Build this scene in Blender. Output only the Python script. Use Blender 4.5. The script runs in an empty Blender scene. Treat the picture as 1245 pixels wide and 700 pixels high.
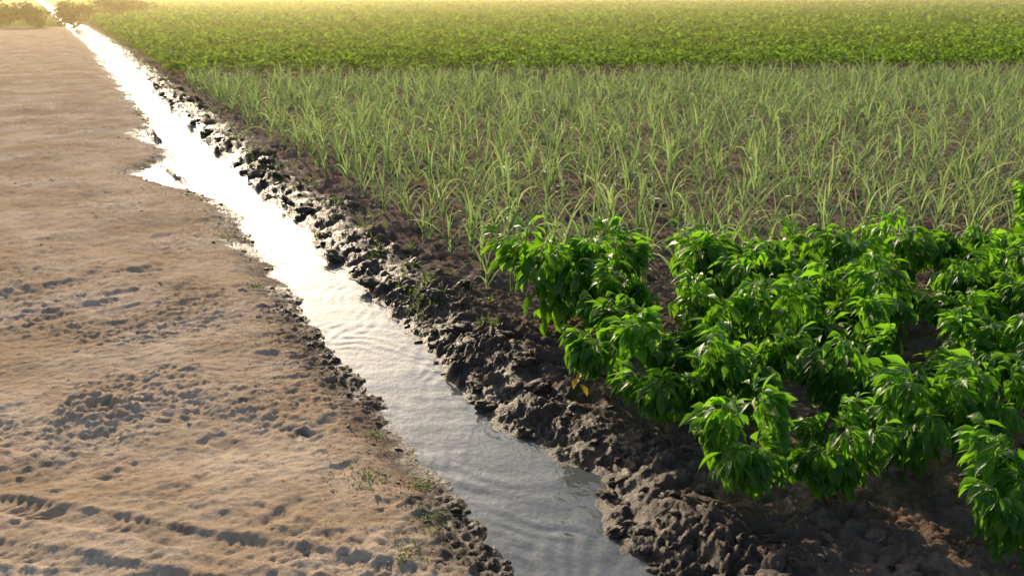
import bpy, math, numpy as np
from mathutils import Vector
rng=np.random.default_rng(7)
scene=bpy.context.scene
try:
    scene.view_settings.view_transform='Standard'; scene.view_settings.look='None'; scene.view_settings.exposure=0
except Exception: pass

# ---------------------------------------------------------------- noise
def _h(ix,iy,s):
    n=(ix.astype(np.int64)*374761393+iy.astype(np.int64)*668265263+s*982451653)&0xffffffff
    n=((n^(n>>13))*1274126177)&0xffffffff
    return ((n^(n>>16))&0xffffff)/float(0xffffff)
def perlin(x,y,s=0):
    x=np.asarray(x,float); y=np.asarray(y,float)
    ix=np.floor(x).astype(np.int64); iy=np.floor(y).astype(np.int64); fx=x-ix; fy=y-iy
    u=fx*fx*fx*(fx*(fx*6-15)+10); v=fy*fy*fy*(fy*(fy*6-15)+10)
    def g(a,b):
        t=_h(ix+a,iy+b,s)*2*np.pi
        return np.cos(t)*(fx-a)+np.sin(t)*(fy-b)
    return 1.5*((g(0,0)*(1-u)+g(1,0)*u)*(1-v)+(g(0,1)*(1-u)+g(1,1)*u)*v)
def fbm(x,y,o=4,s=0,r=.5):
    a=1;t=0;f=1
    for i in range(o):
        t=t+a*perlin(x*f,y*f,s+i*7); a*=r; f*=2.03
    return t
def worley(x,y,s=0,f2=False):
    ix=np.floor(x).astype(np.int64); iy=np.floor(y).astype(np.int64)
    best=np.full(np.shape(x),9.0); sec=np.full(np.shape(x),9.0); hid=np.zeros(np.shape(x))
    for a in(-1,0,1):
        for b in(-1,0,1):
            px=ix+a+_h(ix+a,iy+b,s); py=iy+b+_h(ix+a,iy+b,s+3)
            d=(px-x)**2+(py-y)**2
            m=d<best; sec=np.where(m,best,np.minimum(sec,d)); best=np.where(m,d,best); hid=np.where(m,_h(ix+a,iy+b,s+9),hid)
    if f2: return np.sqrt(best),np.sqrt(sec),hid
    return np.sqrt(best),hid
def sm(a,b,x):
    t=np.clip((x-a)/(b-a),0,1); return t*t*(3-2*t)

# ---------------------------------------------------------------- helpers
def mk(name,V,F,mat=None,attrs=None,smooth=True):
    me=bpy.data.meshes.new(name)
    V=np.ascontiguousarray(V,dtype=np.float32); F=np.ascontiguousarray(F,dtype=np.int32)
    me.vertices.add(len(V)); me.vertices.foreach_set('co',V.ravel())
    m,k=F.shape
    me.loops.add(m*k); me.loops.foreach_set('vertex_index',F.ravel())
    me.polygons.add(m); me.polygons.foreach_set('loop_start',np.arange(0,m*k,k,dtype=np.int32))
    me.polygons.foreach_set('loop_total',np.full(m,k,dtype=np.int32))
    me.polygons.foreach_set('use_smooth',np.full(m,smooth,dtype=bool))
    me.update(calc_edges=True)
    for n,a in (attrs or {}).items():
        at=me.attributes.new(n,'FLOAT','POINT'); at.data.foreach_set('value',np.ascontiguousarray(a,dtype=np.float32))
    if mat: me.materials.append(mat)
    return me
def add(name,me):
    o=bpy.data.objects.new(name,me); scene.collection.objects.link(o); return o

def blades(P,az,p0,droop,L,W,S=6,prof=None,fold=.3,roll=None,k=1.3,rnd=None,twist=None):
    N=len(P); t=np.linspace(0,1,S)
    if prof is None: prof=np.sin(np.pi*np.clip(t,0,1))
    d=np.stack([np.cos(az),np.sin(az),np.zeros(N)],1); side0=np.stack([-np.sin(az),np.cos(az),np.zeros(N)],1)
    z=np.array([0,0,1.0])
    if roll is None: roll=np.zeros(N)
    if twist is None: twist=np.zeros(N)
    if rnd is None: rnd=rng.random(N)
    V=np.zeros((N,S,3,3)); c=P.copy()
    for i in range(S):
        p=p0-droop*t[i]**k
        T=d*np.cos(p)[:,None]+z*np.sin(p)[:,None]
        Nn=-d*np.sin(p)[:,None]+z*np.cos(p)[:,None]
        if i>0: c=c+T*(L/(S-1))[:,None]
        r=roll+twist*t[i]
        sd=side0*np.cos(r)[:,None]+Nn*np.sin(r)[:,None]
        nn=-side0*np.sin(r)[:,None]+Nn*np.cos(r)[:,None]
        w=(W*prof[i]*.5)[:,None]
        V[:,i,0]=c+sd*w+nn*w*fold
        V[:,i,1]=c
        V[:,i,2]=c-sd*w+nn*w*fold
    base=(np.arange(N)*S*3)[:,None,None,None]
    i=np.arange(S-1)[None,:,None]; j=np.arange(2)[None,None,:]
    a=base[:,:,:,0]+i*3+j
    F=np.stack([a,a+1,a+4,a+3],-1).reshape(-1,4)
    al=np.broadcast_to(t[None,:,None],(N,S,3)).ravel()
    rr=np.broadcast_to(rnd[:,None,None],(N,S,3)).ravel()
    return V.reshape(-1,3),F,al.copy(),rr.copy()
def tubes(segs,n=5):
    V=[];F=[];o=0
    for p0,p1,r0,r1 in segs:
        p0=np.array(p0,float);p1=np.array(p1,float);T=p1-p0;T/=np.linalg.norm(T)+1e-9
        u=np.cross(T,[.3,.9,.1]);u/=np.linalg.norm(u)+1e-9;w=np.cross(T,u)
        for p,r in((p0,r0),(p1,r1)):
            for q in range(n):
                a=2*np.pi*q/n; V.append(p+r*(np.cos(a)*u+np.sin(a)*w))
        for q in range(n): F.append((o+q,o+(q+1)%n,o+n+(q+1)%n,o+n+q))
        o+=2*n
    return np.array(V),np.array(F)
def joinV(parts):
    Vs=[];Fs=[];A=[];R=[];o=0
    for V,F,a,r in parts:
        Vs.append(V);Fs.append(F+o);A.append(a);R.append(r);o+=len(V)
    return np.concatenate(Vs),np.concatenate(Fs),np.concatenate(A),np.concatenate(R)

# ---------------------------------------------------------------- materials
def newmat(name):
    m=bpy.data.materials.new(name); m.use_nodes=True; nt=m.node_tree; nt.nodes.clear()
    return m,nt,nt.nodes,nt.links
def N(ns,t,**kw):
    n=ns.new(t)
    for k,v in kw.items(): setattr(n,k,v)
    return n
def mixc(ns,ln,fac,a,b,blend='MIX'):
    n=ns.new('ShaderNodeMix'); n.data_type='RGBA'; n.blend_type=blend
    for sock,val in((n.inputs[0],fac),(n.inputs[6],a),(n.inputs[7],b)):
        if isinstance(val,(int,float)): sock.default_value=val
        elif isinstance(val,tuple): sock.default_value=(*val,1)
        else: ln.new(val,sock)
    return n.outputs[2]
def math_(ns,ln,op,a,b=0.0,clamp=False):
    n=ns.new('ShaderNodeMath'); n.operation=op; n.use_clamp=clamp
    for i,val in enumerate((a,b)):
        if isinstance(val,(int,float)): n.inputs[i].default_value=val
        else: ln.new(val,n.inputs[i])
    return n.outputs[0]
def noise(ns,ln,vec,scale,detail=4,rough=.55):
    n=ns.new('ShaderNodeTexNoise'); n.inputs['Scale'].default_value=scale; n.inputs['Detail'].default_value=detail; n.inputs['Roughness'].default_value=rough
    ln.new(vec,n.inputs['Vector']); return n.outputs['Fac']
def ramp(ns,ln,f,lo,hi):
    n=ns.new('ShaderNodeMapRange'); n.interpolation_type='SMOOTHSTEP'; n.inputs[1].default_value=lo; n.inputs[2].default_value=hi; ln.new(f,n.inputs[0]); return n.outputs[0]
def attr(ns,name):
    n=ns.new('ShaderNodeAttribute'); n.attribute_name=name; return n.outputs['Fac']

def ground_mat():
    m,nt,ns,ln=newmat('earth')
    out=N(ns,'ShaderNodeOutputMaterial'); b=N(ns,'ShaderNodeBsdfPrincipled'); ln.new(b.outputs[0],out.inputs[0])
    geo=N(ns,'ShaderNodeNewGeometry').outputs['Position']
    wet=attr(ns,'wet'); sand=attr(ns,'sand'); green=attr(ns,'green')
    n1=noise(ns,ln,geo,1.3,5); n2=noise(ns,ln,geo,9,6,.65); n3=noise(ns,ln,geo,70,5,.7); n4=noise(ns,ln,geo,260,3,.7)
    n0=noise(ns,ln,geo,.8,3)
    s=mixc(ns,ln,ramp(ns,ln,n1,.35,.65),(.56,.40,.26),(.72,.565,.42))
    s=mixc(ns,ln,math_(ns,ln,'MULTIPLY',ramp(ns,ln,n0,.5,.68),.4),s,(.43,.30,.20))
    s=mixc(ns,ln,math_(ns,ln,'MULTIPLY',ramp(ns,ln,n2,.46,.68),.6),s,(.42,.30,.20))
    s=mixc(ns,ln,math_(ns,ln,'MULTIPLY',ramp(ns,ln,n3,.52,.72),.6),s,(.30,.215,.15))
    s=mixc(ns,ln,math_(ns,ln,'MULTIPLY',ramp(ns,ln,n4,.58,.72),.45),s,(.76,.66,.54))
    e=mixc(ns,ln,ramp(ns,ln,n2,.35,.65),(.18,.122,.09),(.31,.22,.168))
    e=mixc(ns,ln,math_(ns,ln,'MULTIPLY',ramp(ns,ln,n3,.5,.75),.6),e,(.105,.07,.05))
    c=mixc(ns,ln,sand,e,s)
    wn=math_(ns,ln,'ADD',wet,math_(ns,ln,'MULTIPLY',math_(ns,ln,'SUBTRACT',n2,.5),.9)); wf=ramp(ns,ln,wn,.1,.9)
    mud=mixc(ns,ln,ramp(ns,ln,n3,.35,.65),(.035,.022,.014),(.115,.074,.048))
    c=mixc(ns,ln,wf,c,mud)
    gm=ramp(ns,ln,math_(ns,ln,'ADD',green,math_(ns,ln,'MULTIPLY',math_(ns,ln,'SUBTRACT',n2,.5),1.2)),.3,.8)
    g=mixc(ns,ln,n3,(.05,.10,.015),(.12,.18,.03))
    c=mixc(ns,ln,gm,c,g)
    ln.new(c,b.inputs['Base Color'])
    r=math_(ns,ln,'SUBTRACT',.98,math_(ns,ln,'MULTIPLY',math_(ns,ln,'POWER',wf,2.0),.55)); ln.new(r,b.inputs['Roughness'])
    ln.new(math_(ns,ln,'MULTIPLY',wf,.36),b.inputs['Specular IOR Level'])
    h=math_(ns,ln,'ADD',math_(ns,ln,'MULTIPLY',n3,.75),math_(ns,ln,'MULTIPLY',n4,.3)); h=math_(ns,ln,'ADD',h,math_(ns,ln,'MULTIPLY',n2,1.1))
    bp=N(ns,'ShaderNodeBump'); bp.inputs['Distance'].default_value=.015; bp.inputs['Strength'].default_value=.9
    ln.new(h,bp.inputs['Height']); ln.new(bp.outputs[0],b.inputs['Normal'])
    return m
def leaf_mat(name,ca,cb,tip,trans,tf=.4,rough=.38,spec=.5,tippow=.6,bump=True):
    m,nt,ns,ln=newmat(name)
    out=N(ns,'ShaderNodeOutputMaterial'); b=N(ns,'ShaderNodeBsdfPrincipled'); tr=N(ns,'ShaderNodeBsdfTranslucent'); mx=N(ns,'ShaderNodeMixShader')
    geo=N(ns,'ShaderNodeNewGeometry').outputs['Position']
    rnd=attr(ns,'rnd'); al=attr(ns,'along')
    n1=noise(ns,ln,geo,30,3); 
    f=math_(ns,ln,'ADD',math_(ns,ln,'MULTIPLY',rnd,.75),math_(ns,ln,'MULTIPLY',n1,.35),True)
    c=mixc(ns,ln,f,ca,cb)
    tm=math_(ns,ln,'MULTIPLY',ramp(ns,ln,math_(ns,ln,'MULTIPLY',al,math_(ns,ln,'ADD',.45,math_(ns,ln,'MULTIPLY',rnd,.8))),.5,1.1),tippow)
    c=mixc(ns,ln,tm,c,tip)
    ln.new(c,b.inputs['Base Color']); b.inputs['Roughness'].default_value=rough; b.inputs['Specular IOR Level'].default_value=spec
    tc=mixc(ns,ln,f,tuple(x*.6 for x in trans),tuple(min(1,x*1.5) for x in trans)); tc=mixc(ns,ln,tm,tc,tip)
    ln.new(tc,tr.inputs['Color'])
    if bump:
        bp=N(ns,'ShaderNodeBump'); bp.inputs['Distance'].default_value=.004; bp.inputs['Strength'].default_value=.6
        ln.new(noise(ns,ln,geo,90,2),bp.inputs['Height']); ln.new(bp.outputs[0],b.inputs['Normal'])
    mx.inputs[0].default_value=tf; ln.new(b.outputs[0],mx.inputs[1]); ln.new(tr.outputs[0],mx.inputs[2]); ln.new(mx.outputs[0],out.inputs[0])
    return m
M_ground=ground_mat()
M_pep=leaf_mat('pepper_leaf',(.022,.092,.010),(.080,.215,.018),(.11,.24,.03),(.25,.56,.020),.52,.40,.42,.25)
M_leek=leaf_mat('leek_leaf',(.12,.23,.11),(.24,.36,.17),(.48,.43,.20),(.34,.47,.14),.43,.5,.35,.9,False)
M_far=leaf_mat('field_leaf',(.035,.105,.018),(.12,.23,.035),(.15,.22,.04),(.24,.39,.035),.45,.7,.15,.2,False)
M_tree=leaf_mat('tree_leaf',(.03,.06,.012),(.07,.10,.02),(.1,.12,.03),(.12,.16,.02),.3,.7,.2,.2,False)
M_weed=leaf_mat('weed_leaf',(.08,.14,.02),(.16,.22,.04),(.3,.28,.1),(.2,.32,.04),.35,.5,.3,.6,False)
M_straw=leaf_mat('straw',(.25,.17,.09),(.45,.34,.2),(.4,.3,.18),(.3,.22,.1),.1,.8,.2,.2,False)
M_twig=leaf_mat('dark_debris',(.05,.035,.02),(.10,.07,.045),(.08,.06,.03),(.05,.04,.02),.05,.85,.2,.2,False)
M_dead=leaf_mat('yellow_leaf',(.55,.40,.03),(.65,.45,.03),(.6,.3,.03),(.7,.5,.03),.4,.5,.3,.3)

# ---------------------------------------------------------------- terrain
def grow(start,step,ratio,limit):
    out=[];x=start
    while x<limit:
        step*=ratio; x+=step; out.append(x)
    return out
xs=np.array([ -q for q in grow(.9,.011,1.035,400)][::-1]+list(np.arange(-.9,2.75,.011))+grow(2.745,.011,1.018,400))
ys=np.array([ 2.4-(q) for q in grow(0,.011,1.06,60)][::-1]+list(np.arange(2.4,6.2,.011))+grow(6.19,.011,1.0085,600))
X,Y=np.meshgrid(xs,ys)
def xl(Y):
    e=1.33+.05*perlin(Y*.7,Y*0+3.3,1)+.045*perlin(Y*2.6,Y*0+1.7,2)+.02*perlin(Y*8,Y*0+.5,3)
    e=e-.55*np.exp(-((Y-12.6)/1.1)**2)-.22*np.exp(-((Y-16)/1.3)**2)+.07*np.exp(-((Y-10.2)/.7)**2)
    e=e-.25*sm(40,56,Y)*((Y-40)/16)
    return e
def xr(Y):
    e=1.79+.05*perlin(Y*.8,Y*0+8.3,4)+.05*perlin(Y*2.2,Y*0+4.7,5)+.03*perlin(Y*7,Y*0+.9,6)
    e=e+.13*np.exp(-((Y-3.75)/.3)**2)-.04*np.exp(-((Y-3.2)/.25)**2)+.07*np.exp(-((Y-9.5)/.5)**2)
    e=e-.25*sm(40,56,Y)*((Y-40)/16)
    return e
lod=np.clip(1-(Y-9)/30,0.15,1)
XL=xl(Y);XR=xr(Y)
wob=.05*fbm(X*4,Y*4,4,40)
dl=XL-X+wob; dr=X-XR+wob; d=np.maximum(dl,dr)
left=dl>dr
H=np.where(d<0,np.maximum(-.09,d*.7),0)
isl=sm(-.3,.1,fbm(X*3,Y*1.1,3,88))*np.exp(-((X-1.14-.05*np.sin(Y*1.3))/.085)**2)*sm(11.2,12.2,Y)*sm(18.5,16.0,Y)
H=np.where(d<0,H+isl*(.135+.02*fbm(X*14,Y*10,2,4)),H)
big=.025*fbm(X*.7,Y*.7,3,11)+.010*fbm(X*3,Y*3,3,12)
rough=fbm(X*14,Y*14,4,13,.62)
rfine=fbm(X*34,Y*34,3,14,.6)
patch=sm(-.2,.45,fbm(X*1.1,Y*1.1,3,15))
wx_=X+.07*fbm(X*6,Y*6,4,1); wy_=Y+.07*fbm(X*6,Y*6,4,2)
def slab(sc,s):
    a,b,h=worley(wx_*sc,wy_*sc,s,True)
    return sm(.0,.5,b-a)*(.1+.9*h)*(1-.5*a)
s1=slab(5.2,20); s2=slab(12,24); s3=slab(27,28)
edgeamt=sm(.50,.03,np.clip(dl,0,None))*sm(-.45,.35,fbm(Y*.6,X*.6+4,2,31)+.2)
dlc=np.clip(dl,0,None)
HL=.05*sm(0,.30,dlc)+.01*sm(.2,1.2,dlc)+big*sm(.1,.8,dlc)
HL+=edgeamt*(.026*s2*sm(0,.05,dlc)+.016*s3+.012*rough)
HL+=(.0045+.008*patch)*rough*sm(.1,.6,dlc)+(.003+.008*patch)*s3*lod*sm(.2,.7,dlc)+.0028*rfine*lod
drc=np.clip(dr,0,None)
ridge=.060*sm(0,.26,drc)+.03*np.exp(-((drc-.34)/.17)**2)-.02*sm(.45,.8,drc)
bankm=sm(1.0,.30,drc)*sm(0,.07,drc)
amp=.4+.85*sm(-.5,.5,fbm(X*1.6,Y*1.6,2,71))
HR=ridge*(.7+.5*amp)*.9+.035*fbm(X*2.4,Y*2.4,3,50)*sm(0,.3,drc)*sm(1.6,.4,drc)
HR+=bankm*amp*(.055*s1+.028*s2+.010*s3+.024*rough+.006*rfine)
HR+=(1-bankm)*sm(0,.2,drc)*(.025*s1+.026*s2+.012*s3+.014*rough+.004*rfine)*lod
H=np.where(d>0,np.where(left,HL,HR),H)
def dimple(x,y,a,b,ang,dep,rim=.35):
    R=max(a,b)*2.6
    i0,i1=np.searchsorted(xs,[x-R,x+R]); j0,j1=np.searchsorted(ys,[y-R,y+R])
    if i1<=i0 or j1<=j0: return
    xx=X[j0:j1,i0:i1]-x; yy=Y[j0:j1,i0:i1]-y
    u=(xx*np.cos(ang)+yy*np.sin(ang))/a; v=(-xx*np.sin(ang)+yy*np.cos(ang))/b
    r=np.sqrt(u*u+v*v)*(1+.5*fbm(xx*12+x*9,yy*12,2,5))
    H[j0:j1,i0:i1]+= (-dep*np.exp(-(r**3)*.8)+dep*rim*np.exp(-((r-1.45)/.4)**2))*sm(.15,.3,dl[j0:j1,i0:i1])
for k in range(700):
    y=2.6+ (rng.random()**1.6)*32; x=-3.5+rng.random()*4.6
    if rng.random()<.35:
        dimple(x,y,.045,.11,rng.normal(0,.5),.004+.009*rng.random())
    else:
        dimple(x,y,.02+.07*rng.random(),.02+.06*rng.random(),rng.random()*3,.002+.012*rng.random()**2)
dimple(.016,5.22,.10,.09,0,.034,.7)
dimple(-.02,5.18,.03,.03,0,-.018,0); dimple(.05,5.26,.03,.025,0,-.020,0)
dimple(.40,7.9,.12,.1,0,.02,.6); dimple(.25,7.3,.14,.07,.3,.015,.4)
dimple(.86,4.55,.05,.08,.3,.014,.4)
def track(p,q,wd,dep,lug=.075,sd=8,fmin=.15):
    px,py=p;qx,qy=q;L=math.hypot(qx-px,qy-py);tx,ty=(qx-px)/L,(qy-py)/L
    u=(X-px)*tx+(Y-py)*ty; v=-(X-px)*ty+(Y-py)*tx+.04*np.sin(u*1.1)+.02*perlin(u*3,u*0,sd)+.008*rough
    f=sm(wd*.58,wd*.38,np.abs(v))*sm(-.1,.1,u)*sm(L,L-.3,u)*sm(.12,.3,dl)
    lg=np.sin(2*np.pi*(u/lug+np.abs(v)/wd*1.6)+1.2*perlin(u*6,v*6,sd+1))
    e=np.exp(-((np.abs(v)-wd*.58)/.035)**2)*sm(-.1,.1,u)*sm(L,L-.3,u)*sm(.12,.3,dl)
    fade=fmin+(1-fmin)*sm(-.3,.35,fbm(X*1.7,Y*1.7,3,77+sd))
    fl=sm(-.1,.45,fbm(X*2.5,Y*2.5,2,97+sd))
    return fade*(f*(-dep+.5*dep*fl*np.clip(lg*1.6,-1,1))+e*dep*.5)
H+=track((-1.6,5.42),(1.05,3.05),.15,.013,.045,8,.6)
H+=track((-1.75,5.15),(.95,2.78),.13,.010,.045,9,.4)
H+=track((-1.9,4.75),(.85,2.35),.22,.009,.045,12,.3)
H+=track((-.9,6.1),(-1.3,34),.26,.014,.08,20,.3)*lod
H+=track((-1.9,7.2),(.5,7.9),.2,.013,.06,30,.4)
H+=track((-1.9,6.6),(.4,7.2),.2,.011,.06,33,.4)
nz=fbm(X*3,Y*3,4,61)
nz2=fbm(X*.9,Y*.9,2,63)
wetL=sm(.45,.0,dlc+.12*nz)*(.4+.6*sm(-.4,.3,nz2+.1))*.85
wetL=np.maximum(wetL,sm(.08,0,dlc)*.95); wetL=np.maximum(wetL,edgeamt*.66)
wetL=np.maximum(wetL,.42*sm(.3,.7,fbm(X*2.2+9,Y*2.2,3,66)))
wetL=np.maximum(wetL,.28*np.exp(-((Y-7.2+.1*X)/.7)**2)*sm(.9,.1,X)*(.6+.6*nz))
wetR=sm(.95,.05,drc+.16*nz)*.74+.40*sm(.2,.02,drc)+.12
wetR=wetR-bankm*.32*sm(.35,.8,s1*.6+s2*.5)*sm(.14,.4,drc)
wet=np.where(d<0,1,np.where(left,wetL,wetR))
dd=np.exp(-(((X-.86)/.06)**2+((Y-4.55)/.11)**2)**1.5*(1+.5*nz)); wet=np.maximum(wet,dd*.8)
sand=np.where(left,sm(-.05,.30,dlc),0.0)
fb=24.7-.29*(X-2.3)
green=np.where((X>2.3),sm(0,3,Y-fb-15)*.9,0)
green=np.where(X<-4.2,sm(-4.2,-6,X)*.8,green)
green=np.maximum(green,sm(62,72,Y))
ny,nx=X.shape
V=np.stack([X,Y,H],-1).reshape(-1,3)
a=(np.arange(ny-1)[:,None]*nx+np.arange(nx-1)[None,:]).ravel()
F=np.stack([a,a+1,a+nx+1,a+nx],-1)
add('ground',mk('ground',V,F,M_ground,{'wet':wet.ravel(),'sand':sand.ravel(),'green':green.ravel()}))
def samp(A,x,y):
    x=np.asarray(x,float);y=np.asarray(y,float)
    i=np.clip(np.searchsorted(xs,x)-1,0,nx-2); j=np.clip(np.searchsorted(ys,y)-1,0,ny-2)
    u=np.clip((x-xs[i])/(xs[i+1]-xs[i]),0,1); v=np.clip((y-ys[j])/(ys[j+1]-ys[j]),0,1)
    return (A[j,i]*(1-u)+A[j,i+1]*u)*(1-v)+(A[j+1,i]*(1-u)+A[j+1,i+1]*u)*v
gz=lambda x,y:samp(H,x,y)

# ---------------------------------------------------------------- water
m,nt,ns,ln=newmat('canal_water')
out=N(ns,'ShaderNodeOutputMaterial'); b=N(ns,'ShaderNodeBsdfPrincipled'); ln.new(b.outputs[0],out.inputs[0])
b.inputs['Base Color'].default_value=(.115,.125,.125,1); b.inputs['Roughness'].default_value=.04; b.inputs['IOR'].default_value=1.40
b.inputs['Specular IOR Level'].default_value=.65
geo=N(ns,'ShaderNodeNewGeometry').outputs['Position']
mp=N(ns,'ShaderNodeMapping'); mp.inputs['Scale'].default_value=(1.7,.9,1); ln.new(geo,mp.inputs[0])
h1=noise(ns,ln,mp.outputs[0],6,3,.5); h2=noise(ns,ln,mp.outputs[0],24,3,.5)
hh=math_(ns,ln,'ADD',h1,math_(ns,ln,'MULTIPLY',h2,.30))
bp=N(ns,'ShaderNodeBump'); bp.inputs['Distance'].default_value=.009; bp.inputs['Strength'].default_value=.5
ln.new(hh,bp.inputs['Height']); ln.new(bp.outputs[0],b.inputs['Normal'])
M_water=m
wx=np.linspace(.4,2.3,150); wy=np.array(list(np.arange(1.5,9,.015))+grow(9,.015,1.03,62)+[62])
WX,WY=np.meshgrid(wx,wy); 
WX2=WX-.25*sm(40,56,WY)*((WY-40)/16)
WZ=.0018*perlin(WX*6,WY*3,90)+.0014*perlin(WX*3+WY*9,WY*2,91)
pat=sm(-.1,.4,perlin(WX*2.2,WY*1.4,92))
WZ+=.0012*np.sin((WX*.8+WY*.6)*55+6*fbm(WX*2.5,WY*2.5,2,5))*pat+.0010*np.sin((-WX*.9+WY*.5)*62+6*fbm(WX*2.5,WY*2.5,2,6))*sm(-.1,.4,perlin(WX*2.2,WY*1.4,95))
V=np.stack([WX2,WY,WZ],-1).reshape(-1,3); nxx=len(wx)
a=(np.arange(len(wy)-1)[:,None]*nxx+np.arange(nxx-1)[None,:]).ravel()
add('canal_water',mk('canal_water',V,np.stack([a,a+1,a+nxx+1,a+nxx],-1),M_water))

# ---------------------------------------------------------------- clods
import bmesh
def ico(sub):
    bm=bmesh.new(); bmesh.ops.create_icosphere(bm,subdivisions=sub,radius=1); 
    V=np.array([v.co[:] for v in bm.verts]); F=np.array([[v.index for v in f.verts] for f in bm.faces]); bm.free(); return V,F
IV3,IF3=ico(4); IV2,IF2=ico(3)
def clods(name,n,pts,size,wetv,sandv,flat=.65):
    Vs=[];Fs=[];Wt=[];Sd=[];o=0
    for k in range(n):
        x,y=pts[k]; s=size[k]; IV,IF=(IV3,IF3) if s>.03 else (IV2,IF2)
        q=IV.copy()
        for t in range(5):
            nn=rng.normal(size=3); nn/=np.linalg.norm(nn); c=.45+.4*rng.random()
            dp=q@nn; q=q-np.clip(dp-c,0,None)[:,None]*nn*.65
        oz=rng.random()*50
        q=q*(1+.35*perlin(q[:,0]*1.5+oz,q[:,1]*1.5+q[:,2]*1.7,3)+.22*perlin(q[:,0]*3.5+oz,q[:,2]*3.5+q[:,1]*2.4,4)+.10*perlin(q[:,0]*9+oz,q[:,2]*9+q[:,1]*6,4))[:,None]
        q=q*np.array([1+.7*rng.random(),.7+.5*rng.random(),flat*(.7+.6*rng.random())])*s
        an=rng.random()*6.28;ca,sa=math.cos(an),math.sin(an)
        q=np.stack([q[:,0]*ca-q[:,1]*sa,q[:,0]*sa+q[:,1]*ca,q[:,2]+q[:,0]*rng.normal(0,.25)],1)
        q+=np.array([x,y,float(gz(x,y))+s*.05])
        Vs.append(q);Fs.append(IF+o);o+=len(q);Wt.append(np.full(len(q),wetv[k]));Sd.append(np.full(len(q),sandv[k]))
    V=np.concatenate(Vs)
    return add(name,mk(name,V,np.concatenate(Fs),M_ground,{'wet':np.concatenate(Wt),'sand':np.concatenate(Sd),'green':np.zeros(len(V))}))
n=620
y=2.0+rng.random(n)**1.8*24; r_=np.abs(rng.normal(0,.32,n))+.0
x=xr(y)+r_; size=np.where(rng.random(n)<.20,.03+.045*rng.random(n),.007+.02*rng.random(n)); size*=np.where(r_<.05,.8,1)
clods('mud_clods',n,np.stack([x,y],1),size,np.clip(.95-r_*.9+rng.normal(0,.18,n),.1,1),np.zeros(n))
n=380
y=3.2+rng.random(n)**1.6*20; r_=np.abs(rng.normal(0,.16,n))+.01; x=xl(y)-r_
clods('bank_clods',n,np.stack([x,y],1),.004+.018*rng.random(n)**3,np.clip(.8-r_*1.6,.1,1),np.clip(r_*3,0,1),.5)
n=800
y=2.8+rng.random(n)**1.7*16; x=-2.5+rng.random(n)*3.6
keep=fbm(x*1.1,y*1.1,3,15)+rng.normal(0,.25,n)>.05
x=x[keep];y=y[keep];n=len(x)
clods('dirt_lumps',n,np.stack([x,y],1),.004+.010*rng.random(n)**3,np.full(n,.0),np.full(n,.85))
n=700
x=2.3+rng.random(n)*3.2; y=1.9+rng.random(n)**1.5*7
clods('soil_clods',n,np.stack([x,y],1),.008+.04*rng.random(n)**3,np.clip(rng.random(n)*.4,0,1),np.zeros(n))

# ---------------------------------------------------------------- pepper plants
prof_pep=np.array([.04,.30,.78,1.0,.90,.62,.27,.0])
def pepper(seed,hgt,wid,nleaf):
    r=np.random.default_rng(seed); segs=[];tips=[]
    def branch(p,dirv,L,rad,lev):
        steps=4; q=np.array(p,float); dv=np.array(dirv,float)
        for i in range(steps):
            dv=dv+r.normal(0,.12,3)+np.array([0,0,.05]); dv/=np.linalg.norm(dv)
            q2=q+dv*L/steps; segs.append((q,q2,rad*(1-i*.1),rad*(1-(i+1)*.1))); q=q2
            if lev>0 or i>1: tips.append((q.copy(),dv.copy(),lev))
        if lev<3:
            nb=3 if lev==0 else 2
            a0=r.random()*6.28
            for b_ in range(nb):
                a=a0+b_*6.28/nb+r.normal(0,.3); sp=.8 if lev==0 else .5
                nd=dv+sp*np.array([math.cos(a),math.sin(a),.1]); nd/=np.linalg.norm(nd)
                branch(q,nd,L*(1.0 if lev==0 else .8)*r.uniform(.6,1.35),rad*.68,lev+1)
    branch((0,0,-.02),(r.normal(0,.08),r.normal(0,.08),1),.12,.006,0)
    tv=np.array([t[0] for t in tips]); sc=hgt*.90/tv[:,2].max(); scx=wid*.5/np.percentile(np.hypot(tv[:,0],tv[:,1]),90)
    S=np.array([scx,scx,sc])
    segs=[(a*S,b_*S,c,d_) for a,b_,c,d_ in segs]
    lev=np.array([t[2] for t in tips]); w=1.5+lev*1.0; w[lev==1]=4.2
    idx=r.choice(len(tips),nleaf,p=w/w.sum())
    P=tv[idx]*S
    az=np.arctan2(P[:,1],P[:,0])+r.normal(0,.9,nleaf)
    top=P[:,2]/hgt
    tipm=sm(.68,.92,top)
    p0=r.normal(.1,.35,nleaf)+.85*tipm*r.random(nleaf)
    pet=(.02+.045*r.random(nleaf))*(1-.4*tipm)
    dv=np.stack([np.cos(az)*np.cos(p0),np.sin(az)*np.cos(p0),np.sin(p0)],1)
    Q=P+dv*pet[:,None]
    Lf=(.058+.068*r.random(nleaf))*(1-.40*tipm*r.random(nleaf)); Wf=Lf*r.uniform(.34,.47,nleaf)
    pp=blades(P,az,p0,np.zeros(nleaf),pet,np.full(nleaf,.0028),2,np.array([1,1.]),.3,rnd=np.full(nleaf,.8))
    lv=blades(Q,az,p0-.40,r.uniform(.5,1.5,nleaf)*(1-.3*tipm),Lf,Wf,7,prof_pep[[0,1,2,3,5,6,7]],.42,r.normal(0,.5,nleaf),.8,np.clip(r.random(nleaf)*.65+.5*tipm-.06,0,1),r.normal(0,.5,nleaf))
    sv,sf=tubes(segs); st=(sv,sf,np.zeros(len(sv)),np.full(len(sv),.5))
    V,F,A,R=joinV([lv,pp,st])
    return mk('pepper_plant_mesh',V,F,M_pep,{'along':A,'rnd':R})
variants=[pepper(100+i,.46+.035*(i%4),.34+.03*(i%3),400+40*(i%3)) for i in range(12)]
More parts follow.
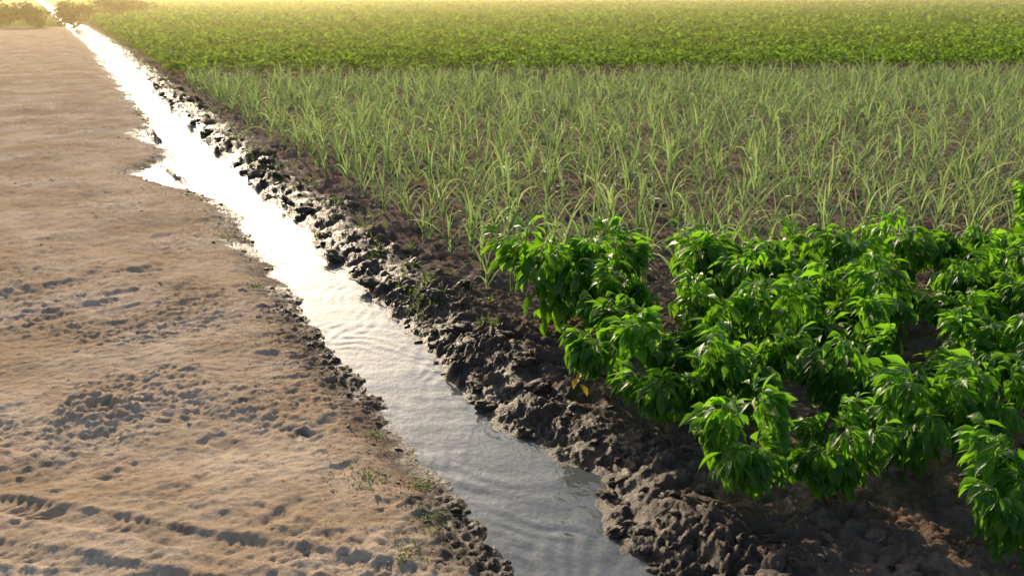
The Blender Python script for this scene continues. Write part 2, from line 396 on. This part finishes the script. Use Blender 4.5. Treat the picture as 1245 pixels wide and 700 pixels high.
big_ang=math.tan(math.radians(6))
cnt=0
rows=[(5.60,2.52,1.22,.38),(4.98,2.72,1.00,.38),(4.40,2.40,1.00,.38),(3.80,2.38,.93,.36),(3.20,2.32,.90,.34),(2.50,2.93,.98,.38),(1.9,3.05,.95,.40)]
for (y0,x0,sc,stp) in rows:
    x=x0
    while x<x0+ (8.4 if y0>3 else 6):
        jx=rng.normal(0,.025);jy=rng.normal(0,.045)
        yy=y0-(x-2.3)*big_ang+jy; xx=x+jx
        if yy>1.3 and not (rng.random()<.03 and x>x0+.9):
            o=add('pepper_plant',variants[int(rng.integers(len(variants)))])
            o.location=(xx,yy,float(gz(xx,yy))-.01); s=sc*(rng.uniform(1.0,1.08) if x==x0 else rng.uniform(.86,1.12)); o.scale=(s*1.05,s*1.05,s)
            o.rotation_euler=(rng.normal(0,.08),rng.normal(0,.08),rng.random()*6.28); cnt+=1
        x+=stp+.06*rng.random()
print('pepper plants',cnt)
P=np.array([[2.17,4.36,.20],[2.19,4.38,.16],[2.20,4.34,.23]]); 
V,F,A,R=blades(P,np.array([-2.4,-1.2,-2.9]),np.array([.1,-.3,.2]),np.array([1.3,1.,1.4]),np.full(3,.075),np.full(3,.035),8,prof_pep,.25)
add('yellow_leaf',mk('yellow_leaf',V,F,M_dead,{'along':A,'rnd':R}))

# ---------------------------------------------------------------- leeks
ang=math.radians(12); ca,sa=math.cos(ang),math.sin(ang)
pts=[]
for v in np.arange(-8,34,.52):
    u=np.arange(-8,38,.165); u=u+rng.normal(0,.04,len(u)); vv=v+rng.normal(0,.025,len(u))
    px=2.4+u*ca+vv*sa; py=6.2-u*sa+vv*ca
    k=(px>2.52+.07*perlin(py*2,py*0,5))&(py>6.25-.14*(px-2.4))&(py<24.2-.29*(px-2.3))&(px<py*1.15+6)&(rng.random(len(u))>.10+.25*sm(.1,.5,perlin(px*.8,py*.8,14)))
    pts.append(np.stack([px[k],py[k]],1))
pts=np.concatenate(pts); n=len(pts); print('leeks',n)
nb=8; gzv=gz(pts[:,0],pts[:,1])
fan=rng.random(n)*np.pi
PP=np.repeat(np.concatenate([pts,gzv[:,None]-.01],1),nb,0); K=np.tile(np.arange(nb),n)
M_=n*nb
az=np.repeat(fan,nb)+np.where(K%2==0,0,np.pi)+rng.normal(0,.5,M_)
sc=np.repeat(rng.uniform(.62,1.25,n),nb)
PP[:,2]+=.02+.018*K*sc; 
p0=1.02+.065*K+rng.normal(0,.16,M_); p0=np.minimum(p0,1.54)
dr_=rng.uniform(.1,1.6,M_)+np.where(rng.random(M_)<.34,1.5,0)
L=(.32+.22*rng.random(M_))*sc*(1-.03*np.abs(K-4)); W=(.011+.011*rng.random(M_))*sc
bl=blades(PP,az,p0,dr_,L,W,8,np.array([.8,1,1,.92,.8,.6,.34,0]),.5,rng.normal(0,.25,M_),2.0,rng.random(M_),rng.normal(0,.8,M_))
sP=np.concatenate([pts,gzv[:,None]-.02],1)
st1=blades(sP,fan,np.full(n,1.5),np.zeros(n),np.full(n,.14),np.full(n,.02),3,np.array([1,1,.9]),.3,rnd=np.full(n,.9))
st2=blades(sP,fan+1.57,np.full(n,1.5),np.zeros(n),np.full(n,.14),np.full(n,.02),3,np.array([1,1,.9]),.3,rnd=np.full(n,.9))
V,F,A,R=joinV([bl,st1,st2])
add('leek_rows',mk('leek_rows',V,F,M_leek,{'along':A,'rnd':R}))

# ---------------------------------------------------------------- far leafy field
def farleaf(y0,y1,dens,ln_,hgt,cs):
    xmax=y1*1.2+10; area=(xmax-2.2)*(y1-y0+6+.29*xmax*.6)
    ylo=y0-.29*xmax*.6-6
    n=int(area*dens); x=2.25+rng.random(n)*(xmax-2.2); y=ylo+rng.random(n)*(y1-ylo)
    fb=24.7-.29*(x-2.3)
    k=(y>np.maximum(fb,0))&(x<y*1.2+7)
    k&=(y-fb>y0-24.7)
    k&=(y-fb<y1-24.7)
    k&=(x>2.3+.25*perlin(y*.8,y*0,3))
    x=x[k];y=y[k]
    v=(y-fb[k])
    rowp=.5+.5*np.cos(v/1.1*2*np.pi+np.pi+.6*perlin(x*.4,y*.4,9))
    w,hid=worley(x*cs,y*cs,44)
    cl=np.clip(1-w*1.0,0,1)*(.35+.65*hid)
    keep=rng.random(len(x))<(.05+.95*sm(.15,.6,rowp))*(.18+.82*sm(.08,.5,cl))
    x=x[keep];y=y[keep];rowp=rowp[keep];cl=cl[keep];hid=hid[keep]
    n=len(x)
    z=hgt*(.20+.35*rowp+.85*cl)*(.5+.5*rng.random(n)**.5)*(1+.25*perlin(x*.3,y*.3,6))
    P=np.stack([x,y,gz(x,y)+z],1)
    return blades(P,rng.random(n)*6.28,rng.normal(.5,.5,n),rng.uniform(.4,1.4,n),ln_*rng.uniform(.7,1.3,n),ln_*.62*rng.uniform(.7,1.3,n),4,np.array([.1,1,.8,0]),.3,rng.normal(0,.6,n),rnd=np.clip(-.4+1.4*z/hgt*(.5+.5*rng.random(n))+.25*rng.random(n),0,1))  # canopy shading put into the leaf colour: darker low, lighter on top
parts=[farleaf(24.7,34,330,.11,.50,1.4),farleaf(34,52,110,.16,.55,1.1),farleaf(52,90,34,.25,.6,.75),farleaf(90,175,7,.42,.6,.5)]
V,F,A,R=joinV(parts); print('far faces',len(F))
add('potato_field',mk('potato_field',V,F,M_far,{'along':A,'rnd':R}))

# ---------------------------------------------------------------- weeds, straw
def scatter(name,x,y,nb,Lm,Wm,mat,p=(.9,.35),lift=0):
    n=len(x); P=np.repeat(np.stack([x,y,gz(x,y)+lift],1),nb,0); P[:,:2]+=rng.normal(0,.012,(n*nb,2)); M=n*nb
    V,F,A,R=blades(P,rng.random(M)*6.28,rng.normal(p[0],p[1],M),rng.uniform(.2,1.3,M),Lm*rng.uniform(.5,1.3,M),Wm*rng.uniform(.6,1.3,M),5,np.array([.5,1,.9,.6,0]),.3,rng.normal(0,.4,M))
    return add(name,mk(name,V,F,mat,{'along':A,'rnd':R}))
def cluster(c,n,s): 
    x=np.concatenate([rng.normal(cx,s*sc,int(n*sc)) for cx,cy,sc in c]); y=np.concatenate([rng.normal(cy,s*sc*1.4,int(n*sc)) for cx,cy,sc in c]); return x,y
x,y=cluster([(1.17,3.55,1),(1.02,4.0,1),(1.22,3.9,.7),(.98,3.3,.6),(1.15,8.9,1.3),(1.2,4.5,.5),(1.1,7.2,.6),(1.18,11.2,1)],34,.05)
scatter('weed_tufts',x,y,4,.018,.006,M_weed)
x,y=cluster([(1.98,6.2,1),(2.02,6.5,.8),(2.2,5.6,.6),(2.1,7.6,.7),(2.2,9.5,.8),(2.15,12,1),(2.2,15,1.2),(2.2,18,1.2)],30,.06)
scatter('weed_tufts',x,y,4,.045,.009,M_weed)
n=260; yy=6+rng.random(n)*45; scatter('grass_verge',xr(yy)+.38+rng.normal(0,.14,n),yy,6,.10,.012,M_weed)
n=700; y=2.8+rng.random(n)**1.6*18; x=np.where(rng.random(n)<.6,xl(y)-np.abs(rng.normal(.1,.22,n)),-1.5+2.6*rng.random(n))
scatter('dry_straw',x,y,1,.035,.003,M_straw,(.05,.15),.004)
n=1500; y=3.2+rng.random(n)**1.4*14; x=xl(y)-np.abs(rng.normal(.05,.28,n))-.02
scatter('plant_debris',x,y,2,.02,.004,M_twig,(.2,.4),.003)
n=220; y=2.4+rng.random(n)*7; x=xr(y)+.1+rng.random(n)*.7
scatter('dry_stalks',x,y,1,.07,.004,M_straw,(.2,.3),.01)

# ---------------------------------------------------------------- distant shrubs, trees and post
def foliage(cx,cy,rx,rz,z0,n,ls,seed):
    r=np.random.default_rng(seed); nc=14
    C=r.normal(size=(nc,3)); C/=np.linalg.norm(C,axis=1)[:,None]; C*=r.uniform(.35,.8,(nc,1)); R=r.uniform(.28,.5,nc)
    k=r.integers(0,nc,n); q=r.normal(size=(n,3)); q/=np.linalg.norm(q,axis=1)[:,None]; q*=r.uniform(.55,1,(n,1))
    P=C[k]+q*R[k][:,None]; P=P*np.array([rx,rx,rz])+np.array([cx,cy,z0+rz*.9])
    P=P[P[:,2]>0.05]; n=len(P)
    return blades(P,r.random(n)*6.28,r.normal(0,.6,n),r.uniform(.2,1,n),ls*r.uniform(.6,1.4,n),ls*.6*r.uniform(.6,1.4,n),3,np.array([.2,1,0]),.3,r.normal(0,.6,n))
parts=[]
for i,(cx,cy,rx,rz) in enumerate([(-1.6,66,1.6,.8),(-3.6,70,1.6,1.1),(1.2,72,1.4,.7),(-7.5,64,1.8,1.5),(3.6,80,2,1.0),(6.5,88,2.2,1.0)]):
    parts.append(foliage(cx,cy,rx,rz,0,1500,.22,i))
V,F,A,R=joinV(parts); add('shrubs',mk('shrubs',V,F,M_tree,{'along':A,'rnd':R}))
parts=[];segs=[]
rt=np.random.default_rng(5)
for i in range(60):
    cx=-90+i*5.2+rt.normal(0,1.5); cy=185+rt.normal(0,5)-abs(cx)*.05; hh=rt.uniform(2.6,4.6)
    parts.append(foliage(cx,cy,hh*.75,hh*.55,hh*.45,420,.8,50+i))
    segs.append(((cx,cy,0),(cx+.2,cy,hh*.7),.3,.16)); segs.append(((cx+.1,cy,hh*.5),(cx+hh*.3,cy,hh*1.1),.14,.05)); segs.append(((cx+.1,cy,hh*.5),(cx-hh*.3,cy+.4,hh*1.1),.14,.05))
sv,sf=tubes(segs,6); parts.append((sv,sf,np.zeros(len(sv)),np.zeros(len(sv))))
V,F,A,R=joinV(parts); add('distant_trees',mk('distant_trees',V,F,M_tree,{'along':A,'rnd':R}))
sv,sf=tubes([((-3.05,52,-.1),(-3.05,52,1.1),.13,.11),((-3.05,52,1.1),(-3.05,52,1.18),.11,.03)],10)
add('wooden_post',mk('wooden_post',sv,sf,M_twig,{'along':np.zeros(len(sv)),'rnd':np.zeros(len(sv))}))

# ---------------------------------------------------------------- scatter volume added for a golden flare-like glow over the far fields
m,nt,ns,ln=newmat('glow_volume')
out=N(ns,'ShaderNodeOutputMaterial'); vs=N(ns,'ShaderNodeVolumeScatter')
vs.inputs['Color'].default_value=(1,.80,.42,1); vs.inputs['Density'].default_value=.0034; vs.inputs['Anisotropy'].default_value=.6
ln.new(vs.outputs[0],out.inputs['Volume'])
bx=np.array([[x,y,z] for x in(-120,260) for y in(20,230) for z in(-1,5.5)],float)
bf=np.array([[0,1,3,2],[4,6,7,5],[0,4,5,1],[2,3,7,6],[0,2,6,4],[1,5,7,3]])
add('glow_volume',mk('glow_volume',bx,bf,m,smooth=False))

# ---------------------------------------------------------------- light
AZ=math.radians(3); EL=math.radians(20)
w=bpy.data.worlds.new('World'); scene.world=w; w.use_nodes=True; nt=w.node_tree; nt.nodes.clear()
o=nt.nodes.new('ShaderNodeOutputWorld'); bg=nt.nodes.new('ShaderNodeBackground'); sk=nt.nodes.new('ShaderNodeTexSky')
sk.sky_type='NISHITA'; sk.sun_disc=False; sk.sun_elevation=EL; sk.sun_rotation=AZ; sk.air_density=1.0; sk.dust_density=2.0; sk.ozone_density=1.2
nt.links.new(sk.outputs[0],bg.inputs[0]); nt.links.new(bg.outputs[0],o.inputs[0]); bg.inputs[1].default_value=.15
sd=bpy.data.lights.new('sun','SUN'); sd.energy=5.0; sd.angle=math.radians(.55); sd.color=(1,.81,.56)
so=bpy.data.objects.new('sun',sd); scene.collection.objects.link(so)
v=Vector((math.sin(AZ)*math.cos(EL),math.cos(AZ)*math.cos(EL),math.sin(EL)))
so.rotation_euler=v.to_track_quat('Z','Y').to_euler(); so.location=v*50

cd=bpy.data.cameras.new('camera'); cd.sensor_width=36; cd.lens=37.6; cd.clip_start=.05; cd.clip_end=2000
cd.dof.use_dof=True; cd.dof.focus_distance=6.0; cd.dof.aperture_fstop=5.0
co=bpy.data.objects.new('camera',cd); scene.collection.objects.link(co); co.location=(0,0,2.0)
co.rotation_euler=(math.radians(90-15.5),0,math.radians(-22.7)); scene.camera=co
